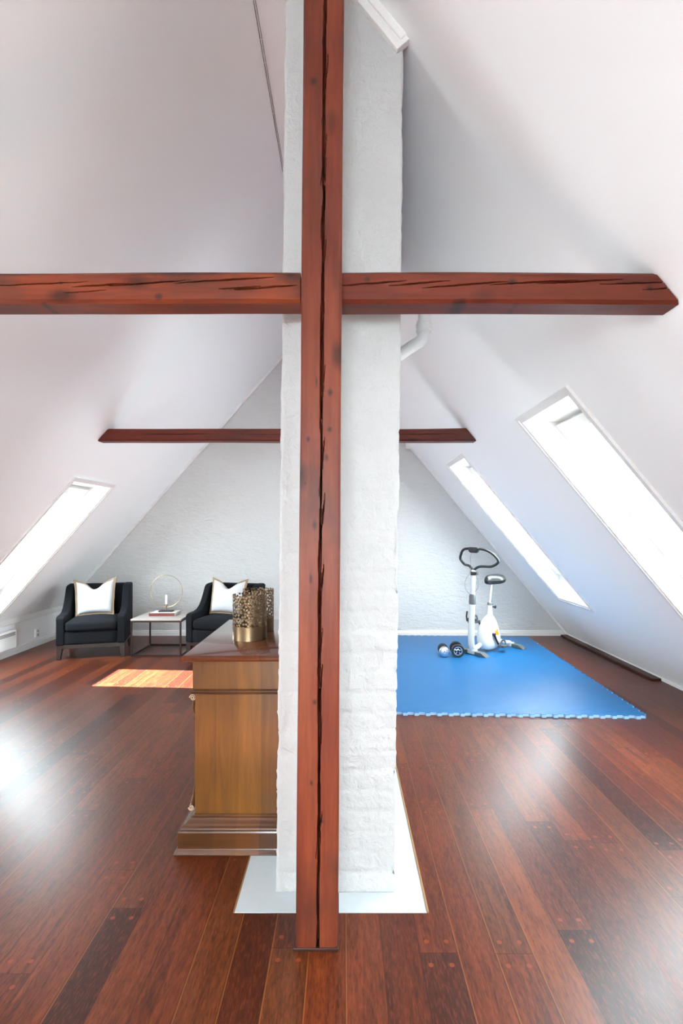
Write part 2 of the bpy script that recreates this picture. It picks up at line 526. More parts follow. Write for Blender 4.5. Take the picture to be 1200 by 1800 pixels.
cv, cf = [], []
def quad(a, b, c, d):
    k = len(cv); cv.extend([a, b, c, d]); cf.append((k, k + 1, k + 2, k + 3))
wn_i = 0
WINS = []
for key, S in slopes.items():
    z = S['z']
    wi, wo = [], []
    for (y0, y1, xt, xb_) in S['wins']:
        # glass opening on the outer plane: level top lining, upright bottom lining
        gxt = xt + S['sx'] * T * math.sqrt(1 + S['m'] ** 2) / S['m']
        wi.append((y0, y1, xt, xb_)); wo.append((y0, y1, gxt, xb_))
        WINS.append((key, y0, y1, xt, xb_, gxt))
    for holes, fz, xe in ((wi, z, S['xb']), (wo, lambda x, S=S: outer(S, x), S['xb'] + S['sx'] * 0.3)):
        ys = sorted(set([YB, YG] + [h[0] for h in holes] + [h[1] for h in holes]))
        xs = [S['xa'], holes[0][2], holes[0][3], xe]
        for i in range(len(ys) - 1):
            for j in range(3):
                if j == 1 and any(abs(h[0] - ys[i]) < 1e-6 for h in holes): continue
                a, b = xs[j], xs[j + 1]
                quad((a, ys[i], fz(a)), (b, ys[i], fz(b)), (b, ys[i + 1], fz(b)), (a, ys[i + 1], fz(a)))
struct(link_mesh('ceiling', cv, cf, M['plaster']), 'white sloping attic ceiling meeting at the ridge')

order = [0, 3, 4, 1, 2, 5, 6]
for num, k in enumerate(order, 1):
    key, y0, y1, xt, xb_, gxt = WINS[k]
    S = slopes[key]; z = S['z']; sx = S['sx']; m = S['m']
    w = empty('window_%d' % num, (xb_, (y0 + y1) / 2, z(xb_)))
    struct(w)
    off = -w.location
    zt, zb = z(xt), z(xb_)
    go = outer(S, xb_)
    P = lambda x, y, zz: Vector((x, y, zz)) + off
    # lining: four reveals
    b = MB()
    b.add([P(xt, y0, zt), P(xt, y1, zt), P(gxt, y1, zt), P(gxt, y0, zt)], [(0, 1, 2, 3)])
    b.add([P(xb_, y0, zb), P(xb_, y1, zb), P(xb_, y1, go), P(xb_, y0, go)], [(0, 1, 2, 3)])
    for yy in (y0, y1):
        b.add([P(xt, yy, zt), P(xb_, yy, zb), P(xb_, yy, go), P(gxt, yy, zt)], [(0, 1, 2, 3)])
    b.out('lining', M['trim'], w)
    # slope frame helpers: s runs down the slope, n points out of the room
    sl = math.sqrt(1 + m * m)
    dn = Vector((sx, 0, -m)) / sl
    nn = Vector((sx * m, 0, 1)) / sl
    def sbox(mb, o0, s0, s1, ya, yb, n0, n1):
        pts = []
        for n_ in (n0, n1):
            for (s_, y_) in ((s0, ya), (s1, ya), (s1, yb), (s0, yb)):
                q = Vector((o0[0], y_, o0[1])) + dn * s_ + nn * n_
                pts.append(q + off)
        mb.add(pts, [(0, 3, 2, 1), (4, 5, 6, 7), (0, 1, 5, 4), (1, 2, 6, 5), (2, 3, 7, 6), (3, 0, 4, 7)])
    Ls = abs(xb_ - xt) * sl
    c = MB(); W = 0.05
    o0 = (xt, zt)
    for (a0, a1, th) in ((0.0, W, 0.010), (W * .55, W + 0.004, 0.018)):
        sbox(c, o0, -a1, -a0, y0 - a1, y1 + a1, -th, 0.002)
        sbox(c, o0, Ls + a0, Ls + a1, y0 - a1, y1 + a1, -th, 0.002)
        sbox(c, o0, -a0, Ls + a0, y0 - a1, y0 - a0, -th, 0.002)
        sbox(c, o0, -a0, Ls + a0, y1 + a0, y1 + a1, -th, 0.002)
    c.out('casing', M['trim'], w)
    # sash frame and pane on the outer plane
    g0 = (gxt, zt); Lg = abs(xb_ - gxt) * sl
    fr = MB(); e = 0.085
    sbox(fr, g0, 0, e, y0, y1, -0.045, 0.02)
    sbox(fr, g0, Lg - e, Lg, y0, y1, -0.045, 0.02)
    sbox(fr, g0, e, Lg - e, y0, y0 + e, -0.045, 0.02)
    sbox(fr, g0, e, Lg - e, y1 - e, y1, -0.045, 0.02)
    fr.out('window_frame', M['trim'], w)
    gm = MB(); sbox(gm, g0, e, Lg - e, y0 + e, y1 - e, -0.004, 0.0)
    gm.out('pane', M['glass'], w)

# portals so that daylight is sampled through the window openings
for i, (key, y0, y1, xt, xb_, gxt) in enumerate(WINS):
    S = slopes[key]; sl = math.sqrt(1 + S['m'] ** 2)
    ld = bpy.data.lights.new('daylight_portal', 'AREA'); ld.shape = 'RECTANGLE'
    ld.size = abs(xb_ - gxt) * sl; ld.size_y = y1 - y0
    ld.cycles.is_portal = True
    lo = bpy.data.objects.new('daylight_portal', ld); COL.objects.link(lo)
    xm = (gxt + xb_) / 2
    nn = Vector((S['sx'] * S['m'], 0, 1)).normalized()
    dn = Vector((S['sx'], 0, -S['m'])).normalized()
    lo.location = Vector((xm, (y0 + y1) / 2, outer(S, xm))) + nn * 0.03
    zax = nn; xax = dn; yax = zax.cross(xax)
    lo.rotation_euler = Matrix((xax, yax, zax)).transposed().to_euler()

# floor, gable, knee walls, rear wall
f = MB().box(XL - .05, XRT + .10, YB, YG, -0.05, 0.0)
struct(f.out('floor', M['floor']), 'reddish brown hardwood plank floor')
def gable(name, y, th, mat, label):
    poly = [(XL - .3, -0.05), (XRT + .3, -0.05), (XRT + .3, zr(XRT + .3) + .25), (XR, ZR + .25), (XL - .3, zl(XL - .3) + .25)]
    return struct(MB().prism(poly, 'y', y, y + th).out(name, mat), label)
gable('wall_back', YG, 0.2, M['brick'], 'white painted brick gable wall')
# wall behind the camera, with a wide opening for an added daylight window
GX0, GX1, GZ0, GZ1 = -1.4, 0.4, 0.65, 2.15
wf = MB()
for poly in ([(XL - .3, -.05), (XRT + .3, -.05), (XRT + .3, GZ0), (XL - .3, GZ0)],
             [(XL - .3, GZ0), (GX0, GZ0), (GX0, GZ1), (-2.3, zl(-2.3) + .1), (XL - .3, zl(XL - .3) + .25)],
             [(GX1, GZ0), (XRT + .3, GZ0), (XRT + .3, zr(XRT + .3) + .25), (1.3, zr(1.3) + .1), (GX1, GZ1)],
             [(GX0, GZ1), (GX1, GZ1), (1.3, zr(1.3) + .1), (XR, ZR + .25), (-2.3, zl(-2.3) + .1)]):
    wf.prism(poly, 'y', YB - .2, YB)
struct(wf.out('wall_front', M['plaster']), 'white wall behind the camera')
w8 = struct(empty('window_8', ((GX0 + GX1) / 2, YB - .1, GZ0)))  # unseen window, added to light the room from behind the camera
hx = (GX1 - GX0) / 2; hz = GZ1 - GZ0
b8 = MB().box(-hx, hx, -.03, .03, 0, .07).box(-hx, hx, -.03, .03, hz - .07, hz)
for xx in (-hx, -hx / 3 - .035, hx / 3 - .035, hx - .07): b8.box(xx, xx + .07, -.03, .03, .07, hz - .07)
b8.out('window_frame', M['trim'], w8)
MB().box(-hx + .01, hx - .01, -.004, .004, .01, hz - .01).out('pane', M['glass'], w8)
ld = bpy.data.lights.new('daylight_portal', 'AREA'); ld.shape = 'RECTANGLE'; ld.size = 2 * hx; ld.size_y = hz; ld.cycles.is_portal = True
lo = bpy.data.objects.new('daylight_portal', ld); COL.objects.link(lo)
lo.location = ((GX0 + GX1) / 2, YB - .24, GZ0 + hz / 2); lo.rotation_euler = (PI / 2, 0, PI)
struct(MB().box(XL - .4, XL, YB, YG, -0.05, zl(XL) + .1).out('wall_left', M['plaster']), 'low white knee wall under the left slope')
struct(MB().box(XRT, XRT + .4, YB, YG, -0.05, zr(XRT)+0.1).out('wall_right', M['plaster']), 'very low white wall at the foot of the right slope')

# baseboards
def bb_profile(h, t): return [(0, 0), (t, 0), (t, h * .62), (t * .7, h * .68), (t * .7, h * .88), (t * .3, h), (0, h)]
pl = [(XL + a, b) for a, b in bb_profile(.085, .018)]
struct(MB().prism(pl, 'y', YB, YG).out('baseboard_left', M['trim']))
pr = [(XRT - a, b) for a, b in bb_profile(.045, .016)]
struct(MB().prism(pr, 'y', YB, YG).out('baseboard_right', M['trim']))
pb = [(YG - a, b) for a, b in bb_profile(.075, .022)]
struct(MB().prism(pb, 'x', XL, XRT).out('baseboard_back', M['trim']))
# rail where the knee wall meets the slope
kz = zl(XL)
struct(MB().prism([(XL, kz - .062), (XL + .018, kz - .062), (XL + .022, kz - .05), (XL + .022, kz + .012), (XL, kz)], 'y', YB, YG).out('trim_1', M['trim']), 'white rail along the top of the left knee wall')
# corner laths where the slopes meet the gable, joint line along the ridge
def lath(name, fz, x0, x1, sgn, label):
    p = [(x0, fz(x0) + .02), (x1, fz(x1) + .02), (x1, fz(x1) - .045), (x0, fz(x0) - .045)]
    struct(MB().prism(p, 'y', YG - .028, YG).out(name, M['trim'], bevel=0.004), label)
lath('trim_2', zl, XR, XL, -1, 'white lath between left slope and gable')
lath('trim_3', zr, XR, XRT, 1, 'white lath between right slope and gable')
rb = MB()
y = YB
random.seed(3)
while y < YG - .03:
    L_ = random.uniform(.14, .42)
    y2 = min(y + L_, YG - .03)
    rb.box(XR - .0075, XR - .005, y, y2 - .008, ZR - .0115, ZR - .004)
    rb.box(XR + .004, XR + .006, y, y2 - .008, ZR - .0098, ZR - .003)
    y = y2
struct(rb.out('trim_4', M['slot']), 'thin dark open joint along the ridge')

# ------------------------------------------------------------------ timbers
def loft(name, mat, L, w, d, front_n, step, place, cracks=(), wob=0.004, seed=0, ends=None, groove=None, chamfer=0.008, parent=None):
    """bar along local t; cross-section a (width, facing the camera) and b (depth). place(t,a,b)->xyz
    ends: (f0,f1) functions of a giving t limits.  cracks: (t0,a0,t1,a1,width,depth)"""
    N = max(2, int(L / step))
    per = []
    hw, hd = w / 2, d / 2
    for i in range(front_n + 1):
        a = -hw + chamfer + (w - 2 * chamfer) * i / front_n
        per.append((a, -hd, 1))
    per.append((hw, -hd + chamfer, 0))
    for i in range(1, 6): per.append((hw, -hd + chamfer + (d - 2 * chamfer) * i / 5, 0))
    for i in range(0, 5): per.append((hw - chamfer - (w - 2 * chamfer) * i / 4, hd, 0))
    for i in range(0, 6): per.append((-hw, hd - chamfer - (d - 2 * chamfer) * i / 5, 0))
    n = len(per)
    V = []; F = []
    for i in range(N + 1):
        u = i / N
        for (a, b, fr) in per:
            t0, t1 = (ends[0](a), ends[1](a)) if ends else (0, L)
            t = t0 + (t1 - t0) * u
            q = Vector((t * 1.7 + seed, a * 6, b * 6))
            da = noise.noise(Vector((t * 1.3, seed + (3 if a > 0 else 7), 0))) * wob * (abs(a) / hw)
            db = noise.noise(Vector((t * 1.1, seed + 11, a * 3))) * wob
            db += noise.noise(Vector((t * 9, a * 60, seed))) * 0.0008
            if fr:
                for (c0, a0, c1, a1, cw, cdp) in cracks:
                    if c0 <= t <= c1:
                        k = (t - c0) / (c1 - c0)
                        ac = a0 + (a1 - a0) * k + 0.0018 * noise.noise(Vector((t * 22, a0 * 50, seed)))
                        ww = cw * math.sin(PI * min(1, max(0.0, k))) ** 0.6
                        dist = abs(a - ac)
                        if dist < ww: db += cdp * min(1, ww / cw + .2) * (1 - (dist / ww) ** 2)
                if groove:
                    ac, ww, dp = groove(t)
                    dist = abs(a - ac)
                    if ww > 0 and dist < ww: db += dp * (1 - (dist / ww) ** 3)
            V.append(place(t, a + da, b + db))
    for i in range(N):
        for k in range(n):
            x = i * n + k; y_ = i * n + (k + 1) % n
            F.append((x, y_, y_ + n, x + n))
    F.append(tuple(range(n - 1, -1, -1))); F.append(tuple(N * n + k for k in range(n)))
    o = link_mesh(name, V, F, mat, parent, smooth=True)
    bm = bmesh.new(); bm.from_mesh(o.data)
    bmesh.ops.recalc_face_normals(bm, faces=bm.faces[:])
    for e in bm.edges:
        if len(e.link_faces) == 2 and e.calc_face_angle(0) > math.radians(35): e.smooth = False
    bm.to_mesh(o.data); bm.free()
    return o

# post: base centre x -0.098, leaning a little to the right
def post_place(t, a, b):
    k = 1 - 0.016 * t
    return (-0.098 + 0.0075 * t + a * k, 1.875 + b, t)
def post_groove(t):
    ac = 0.004 + 0.006 * noise.noise(Vector((t * 1.3, 3.1, 0))) + 0.0025 * noise.noise(Vector((t * 7, 1.1, 0)))
    ww = 0.0052 + 0.0035 * noise.noise(Vector((t * 2.1, 8.1, 0))) + 0.002 * noise.noise(Vector((t * 11, 5, 0)))
    return ac, max(0.003, ww), 0.040
pc = []
random.seed(8)
for k in range(16):
    t0 = 0.35 + k * 0.215 + random.uniform(-.05, .05)
    pc.append((t0, 0.000 - .006 * random.random(), t0 + random.uniform(.15, .3), 0.012 + .006 * random.random(), 0.0026, 0.02))
post = empty('wooden_post', (-0.098, 1.875, 0))
tag(post, 'full-height reddish brown timber post with a long crack, nearest the camera', 'post')
pm = loft('shaft', M['wood_z'], 3.87, 0.148, 0.148, 60, 0.014, post_place, cracks=pc, wob=0.003, seed=2.0, groove=post_groove, parent=post)
pm.matrix_parent_inverse = Matrix.Translation(-post.location)
pf = MB().box(-0.181, -0.020, 1.797, 1.955, 0, 0.012).out('foot_plate', M['end_wood'], post, bevel=0.002)
pf.matrix_parent_inverse = Matrix.Translation(-post.location)
sh = MB().box(-0.024, -0.021, 1.81, 1.95, 0.012, 0.10).out('shim', M['end_wood'], post)
sh.matrix_parent_inverse = Matrix.Translation(-post.location)

# tie beams
BZ, BH = 2.364, 0.114
def beam(name, y, d, x0f, x1f, L, cracks, seed, mat, label, zoff=0.0):
    o = loft(name, mat, L, BH, d, 72, 0.011,
             lambda t, a, b: (t, y + d / 2 + b, BZ + zoff + a), cracks=cracks, wob=0.006, seed=seed, ends=(x0f, x1f), chamfer=0.012)
    return tag(o, label, 'beam', 'tie beams')
xl_end = lambda a: (BZ + a - 4.918) / 1.14 + 0.004
xr_end = lambda a: (3.779 - BZ - a) / 1.20 - 0.004
lc = [(-1.30, .004, -.93, .020, .0022, .022), (-.99, .000, -.78, .013, .003, .018), (-.86, .002, -.55, .024, .0026, .022),
      (-.62, .011, -.38, .030, .0023, .022), (-.52, .018, -.26, .034, .003, .02), (-.46, -.010, -.30, .002, .0025, .02),
      (-.40, -.012, -.17, .006, .0034, .03), (-1.02, -.022, -.86, -.012, .002, .012)]
beam('tie_beam', 1.86, 0.115, xl_end, lambda a: -0.160, 2.1, lc, 4.0, M['wood_x'],
     'near left tie beam, orange-brown with grey stains, running from left edge to post')
rc = [(-.02, .004, .22, .022, .0028, .028), (.16, .004, .38, .022, .0026, .024), (.28, -.004, .60, .020, .0028, .026),
      (.52, .006, .86, .026, .0026, .024), (.70, .010, 1.02, .030, .003, .02), (.92, .010, 1.20, .020, .0025, .018), (1.08, -.01, 1.25, .002, .002, .015)]
beam('tie_beam', 1.86, 0.115, lambda a: -0.009, xr_end, 1.3, rc, 9.0, M['wood_xr'],
     'near right tie beam, dark red-brown and cracked, running from post to the right slope')
fc = [(-1.9, .0, -1.2, .008, .003, .015), (-1.0, .006, -.3, .0, .0025, .015), (.5, .004, 1.05, .008, .003, .016)]
beam('tie_beam', 4.74, 0.13, xl_end, xr_end, 3.5, fc, 14.0, M['wood_x2'],
     'far thin-looking tie beam passing behind the chimney over the armchairs')

# ------------------------------------------------------------------ chimney
def build_chimney():
    x0, x1, y0, y1 = -0.278, 0.206, 2.09, 3.66
    H = 4.25; step = 0.0105
    per = []
    nf = 48; ns = 40
    for i in range(nf): per.append((x0 + (x1 - x0) * i / nf, y0, 0, -1))
    for i in range(ns): per.append((x1, y0 + (y1 - y0) * (i / ns) ** 1.3, 1, 0))
    for i in range(10): per.append((x1 - (x1 - x0) * i / 10, y1, 0, 1))
    for i in range(ns): per.append((x0, y1 - (y1 - y0) * (1 - (1 - i / ns) ** 1.3), -1, 0))
    n = len(per); N = int(H / step)
    V = []; F = []
    RH = 0.082
    for i in range(N + 1):
        zz = H * i / N
        lean = 0.0105 * zz
        for (x, y, nx, ny) in per:
            p = Vector((x, y, zz))
            u = x if ny else y
            wz = zz + 0.010 * noise.noise(Vector((x * 2, y * 2, zz * 1.5)))
            row = math.floor(wz / RH); fr = wz / RH - row
            dz_ = min(fr, 1 - fr) * RH
            uu = u / 0.245 + (0.5 if row % 2 else 0)
            fu = uu - math.floor(uu); du = min(fu, 1 - fu) * 0.245
            low = 1.0 if zz < 1.1 else max(0.25, 1.0 - (zz - 1.1) * .6)
            g = -0.0042 * low * max(0, 1 - dz_ / 0.011) - 0.002 * low * max(0, 1 - du / 0.010)
            br = noise.cell(Vector((math.floor(uu) + .5, row + .5, nx * 3 + .5))) * 0.003 * low
            nz = 0.0045 * noise.noise(p * 5) + 0.0032 * noise.noise(p * 16) + 0.0017 * noise.noise(p * 45)
            d = g + br + nz
            top = max(0.0, (zz - 2.6)) * 0.0
            foot = 0.004 * max(0, 1 - zz / 0.09)
            nv = Vector((nx, ny, 0))
            # rounded arrises
            cdist = min(abs(x - x0), abs(x - x1), 1) if ny else min(abs(y - y0), abs(y - y1))
            rnd = -0.006 * max(0, 1 - cdist / 0.012)
            q = p + nv * (d + foot + rnd * .6)
            # the arris itself also wavers sideways
            if ny == -1 and (x - x0) < 0.02: q.x += 0.0065 * noise.noise(Vector((1, 2, zz * 7))) + g
            if ny == -1 and (x1 - x) < 0.02: q.x += 0.0065 * noise.noise(Vector((5, 2, zz * 7))) - g
            q.x += lean + (0.0055 * zz if False else 0)
            lim = zr(q.x) - 0.002
            q.z = min(q.z, lim + 0.10)
            V.append(q)
    for i in range(N):
        for k in range(n):
            a = i * n + k; b = i * n + (k + 1) % n
            F.append((a, b, b + n, a + n))
    F.append(tuple(range(n - 1, -1, -1)))
    o = link_mesh('chimney', V, F, M['chimney'], smooth=True)
    return tag(o, 'white painted brick chimney stack behind the cracked post', 'chimney')
chim = build_chimney()

# moulding where the chimney front meets the right slope
sl = math.sqrt(1 + 1.44)
dn = Vector((1, 0, -1.2)) / sl; nn = Vector((1.2, 0, 1)) / sl
def slope_bar(mb, xa, xb_, y0, y1, n0, n1):
    a = Vector((xa, 0, zr(xa))); L_ = abs(xb_ - xa) * sl
    pts = []
    for n_ in (n0, n1):
        for (s_, y_) in ((0, y0), (L_, y0), (L_, y1), (0, y1)):
            q = a + dn * s_ - nn * n_
            pts.append((q.x, y_, q.z))
    mb.add(pts, [(0, 3, 2, 1), (4, 5, 6, 7), (0, 1, 5, 4), (1, 2, 6, 5), (2, 3, 7, 6), (3, 0, 4, 7)])
cm = MB()
slope_bar(cm, -0.26, 0.262, 2.068, 2.10, -0.01, 0.062)
slope_bar(cm, -0.26, 0.250, 2.060, 2.075, -0.01, 0.030)
struct(cm.out('trim_5', M['trim'], bevel=0.003), 'white moulding between chimney and right slope')

# plate under the chimney with its raw wooden edge
pt = MB().box(-0.424, 0.319, 1.979, 3.80, -0.004, 0.003)
tag(pt.out('floor_plate', M['plate']), 'white painted floor plate around the foot of the chimney', 'floor plate')
ed = MB().box(0.3195, 0.327, 1.979, 3.80, -0.002, 0.0065).box(-0.430, -0.4245, 1.979, 3.80, -0.002, 0.0045)
struct(ed.out('trim_6', M['oak']), 'thin raw wood edging along the floor plate')

# waste pipe to the chimney
pp = empty('waste_pipe', (0.538, 3.46, 2.79))
tag(pp, 'white plastic pipe with an elbow running from right slope into chimney', 'pipe')
def rel(mb, o): return mb.xf(Matrix.Translation(-o.location))
path = [(0.538, 3.46, 3.14), (0.538, 3.46, 2.84), (0.536, 3.46, 2.805), (0.526, 3.46, 2.775), (0.505, 3.46, 2.750), (0.475, 3.46, 2.733), (0.236, 3.46, 2.575)]
rel(MB().tube(path, 0.040, 20), pp).out('tube', M['pvc'], pp, auto=True)
rel(MB().lathe([(.040, 0), (.052, .002), (.054, .014), (.048, .018), (.048, .034), (.055, .038), (.055, .054), (.049, .060), (.049, .074), (.040, .076)], (0.538, 3.46, 2.815), n=24), pp).out('collar', M['pvc'], pp, auto=True)

# small white box high on the gable
jb = empty('junction_box', (0.92, YG - .03, 2.62))
tag(jb, 'small white box high on the brick gable below the far beam', 'junction box')
MB().box(-.06, .06, -.02, .03, 0, .085).out('housing', M['trim'], jb, bevel=.004)
MB().box(-.052, .052, -.023, -.02, .008, .077).out('cover', M['trim'], jb, bevel=.002)

# loose board at the foot of the right slope
lb = MB().prism([(3.02, 5.03), (3.112, 5.03), (3.112, 7.15), (3.02, 7.15)], 'z', 0.0, 0.022)
tag(lb.out('loose_floorboard', M['board'], bevel=0.002), 'long brown board lying along the foot of the right slope', 'board')

# ------------------------------------------------------------------ radiator, socket
ra = empty('panel_heater', (XL, 5.5, 0.10))
tag(ra, 'white electric panel heater on the left knee wall at the frame edge', 'heater')
MB().box(0.015, 0.075, -0.55, 0.545, 0.0, 0.205).out('housing', M['trim'], ra, bevel=0.006)
for k in range(3):
    MB().box(0.0735, 0.0765, -0.52, 0.515, 0.152 + k * .014, 0.158 + k * .014).out('vent_slot', M['slot'], ra)
for ya in (-.4, .3): MB().box(0, 0.018, ya, ya + .1, .03, .17).out('bracket', M['trim'], ra)
so = empty('wall_socket', (XL, 6.55, 0.115))
tag(so, 'white double wall socket on knee wall left of the armchair', 'socket')
MB().box(0.0, 0.022, -0.042, 0.042, 0, 0.105).out('cover_plate', M['wax'], so, bevel=0.004)
for k in (0.028, 0.077):
    MB().lathe([(.017, 0), (.017, .003), (.015, .0035), (.014, .001)], (0.0225, 0, k), (1, 0, 0), 20).out('outlet', M['stone'], so, auto=True)

# ------------------------------------------------------------------ sideboard
cb = empty('sideboard', (-0.52, 2.85, 0))
tag(cb, 'brown walnut sideboard with moulded plinth beside the chimney', 'sideboard')
XW = -0.292
def cpart(mb, name, mat, par=None, **kw):
    o = mb.out(name, M[mat], par or cb, **kw)
    if not par: o.matrix_parent_inverse = Matrix.Translation(-cb.location)
    return o
def rect(off, z, x=-0.700, y0=2.400, y1=3.270): return (x - off, XW, y0 - off, y1 + off, z)
cpart(MB().stack([rect(.075, 0), rect(.078, .006), rect(.074, .014), rect(.066, .020), rect(.064, .026)]), 'foot_moulding', 'cab_h', auto=True)
cpart(MB().stack([rect(.062, .026), rect(.062, .098)]), 'plinth', 'cab_h', bevel=.002)
cpart(MB().stack([rect(.062, .098), rect(.060, .103), rect(.052, .105), rect(.050, .112), rect(.044, .114), rect(.040, .120), rect(.030, .127), rect(.020, .134), rect(.016, .141), rect(.008, .144), rect(.004, .150)]), 'plinth_moulding', 'cab_h', auto=True)
cpart(MB().stack([rect(0, .150), rect(0, .712)]), 'carcass', 'cab_v', bevel=.002)
cpart(MB().stack([rect(0, .712), rect(.010, .714), rect(.016, .719), rect(.012, .724), rect(.018, .727), rect(.018, .733), rect(.008, .737)]), 'waist_moulding', 'cab_h', auto=True)
cpart(MB().stack([rect(.008, .737), rect(.008, .872)]), 'frieze', 'cab_v', bevel=.001)
cpart(MB().stack([rect(.030, .872), rect(.050, .878), rect(.054, .884), rect(.054, .892), rect(.046, .899), rect(.040, .9025)]), 'top', 'cab_top', auto=True)
# doors and drawers on the long face that looks left
for k in range(2):
    ya = 2.46 + k * .385; yb = ya + .365
    xf_ = -0.701
    d = MB().box(xf_ - .018, xf_, ya, yb, .165, .70)
    d.box(xf_ - .024, xf_ - .018, ya + .06, yb - .06, .225, .64)
    dr = cpart(d, 'door', 'cab_v', bevel=.004)
    ky = yb - .03 if k == 0 else ya + .03
    MB().lathe([(.004, 0), (.005, .012), (.011, .018), (.012, .024), (.006, .030)], (xf_ - .017, ky, .44), (-1, 0, 0), 16).out('knob', M['bronze'], dr, auto=True)
    w_ = MB().box(xf_ - .024, xf_ - .007, ya - .01, yb + .01, .752, .858)
    dw = cpart(w_, 'drawer', 'cab_v', bevel=.004)
    MB().lathe([(.004, 0), (.005, .012), (.011, .018), (.012, .024), (.006, .030)], (xf_ - .022, (ya + yb) / 2, .805), (-1, 0, 0), 16).out('knob', M['bronze'], dw, auto=True)
# carved corbels with volutes at both ends of that face
def corbel(yc):
    b = MB(); scr = []
    xc = -0.706
    def volute(cx, cz, r, sgn):
        pts = []
        for i in range(46):
            a = i / 45 * 2 * PI * 1.9
            rr = r * (1 - i / 52)
            pts.append((cx - rr * math.cos(a), yc - .022, cz + sgn * rr * math.sin(a)))
        scr.append(MB().tube(pts, .0024, 8))
        b.lathe([(r * .85, 0), (r * .95, .004), (r * .95, .036), (r * .85, .04)], (cx, yc - .018, cz), (0, 1, 0), 24)
    volute(xc - .005, .694, .0155, 1)
    volute(xc - .012, .178, .0135, -1)
    # leaves
    b.tube([(xc, yc, .675), (xc - .006, yc, .655), (xc - .009, yc, .64), (xc - .003, yc, .612)], [.012, .008, .006, .002], 8)
    b.tube([(xc - .012, yc, .19), (xc - .010, yc, .205), (xc - .004, yc, .225), (xc - .006, yc, .245), (xc, yc, .285)], [.012, .009, .007, .004, .002], 8)
    b.tube([(xc + .002, yc, .29), (xc + .001, yc, .6)], .007, 10)
    co_ = cpart(b, 'corbel', 'cab_h', auto=True)
    for q_ in scr: q_.out('scroll', M['gilt'], co_, auto=True)
    return co_
corbel(2.425); corbel(3.245)

# ------------------------------------------------------------------ pierced lanterns
def lantern_shade():
    R = .0895; H0, H1 = .072, .236
    circ = 2 * PI * R
    random.seed(21)
    pts = []
    tries = 0
    while tries < 14000 and len(pts) < 1200:
        tries += 1
        p = (random.uniform(0, circ), random.uniform(H0 - .004, H1 - .003))
        ok = True
        for q in pts:
            dx = abs(p[0] - q[0]); dx = min(dx, circ - dx)
            if dx * dx + (p[1] - q[1]) ** 2 < .0132 ** 2: ok = False; break
        if ok: pts.append(p)
    rad = .0066
    cell = .0018
    nu = int(circ / cell); nv = int((H1 - H0) / cell)
    grid = {}
    for p in pts: grid.setdefault((int(p[0] / .01), int(p[1] / .01)), []).append(p)
    nb = int(circ / .01) + 1
    def solid(u, v):
        i, j = int(u / .01), int(v / .01)
        for di in (-1, 0, 1):
            for dj in (-1, 0, 1):
                for p in grid.get(((i + di) % nb, j + dj), ()):
                    dx = abs(u - p[0]); dx = min(dx, circ - dx)
                    if dx * dx + (v - p[1]) ** 2 < rad * rad: return True
        return False
    V = []; F = []
    for j in range(nv + 1):
        for i in range(nu):
            a = 2 * PI * i / nu
            V.append((R * math.cos(a), R * math.sin(a), H0 + (H1 - H0) * j / nv))
    for j in range(nv):
        for i in range(nu):
            u = (i + .5) * circ / nu; v = H0 + (H1 - H0) * (j + .5) / nv
            if solid(u, v) or j == 0 or (j == nv - 1 and (i // 9) % 2):
                F.append((j * nu + i, j * nu + (i + 1) % nu, (j + 1) * nu + (i + 1) % nu, (j + 1) * nu + i))
    return V, F
lan = empty('candle_lantern', (-0.505, 2.735, 0.9028), 0.4)
tag(lan, 'pierced brass cylinder lantern in front on the polished sideboard top', 'lantern', 'pierced brass lanterns')
V_, F_ = lantern_shade()
shd = link_mesh('pierced_shade', V_, F_, M['bronze'], lan, smooth=True)
bm = bmesh.new(); bm.from_mesh(shd.data)
bmesh.ops.delete(bm, geom=[v for v in bm.verts if not v.link_faces], context='VERTS'); bm.to_mesh(shd.data); bm.free()
sm_ = shd.modifiers.new('thickness', 'SOLIDIFY'); sm_.thickness = .0012
MB().lathe([(.0895, 0), (.0905, .001), (.0905, .072), (.0890, .0725), (.0885, .070), (.0885, .004), (0.001, .004)], n=64, caps=False).out('base_band', M['bronze'], lan, auto=True)
MB().lathe([(.0001, 0), (.0885, 0)], (0, 0, .001), n=48, caps=False).out('bottom', M['bronze'], lan)
l2 = copy_tree(lan)
l2.location = (-0.500, 2.975, 0.9028); l2.rotation_euler = (0, 0, 2.1)
l2['label'] = 'pierced brass cylinder lantern half hidden behind the front one'

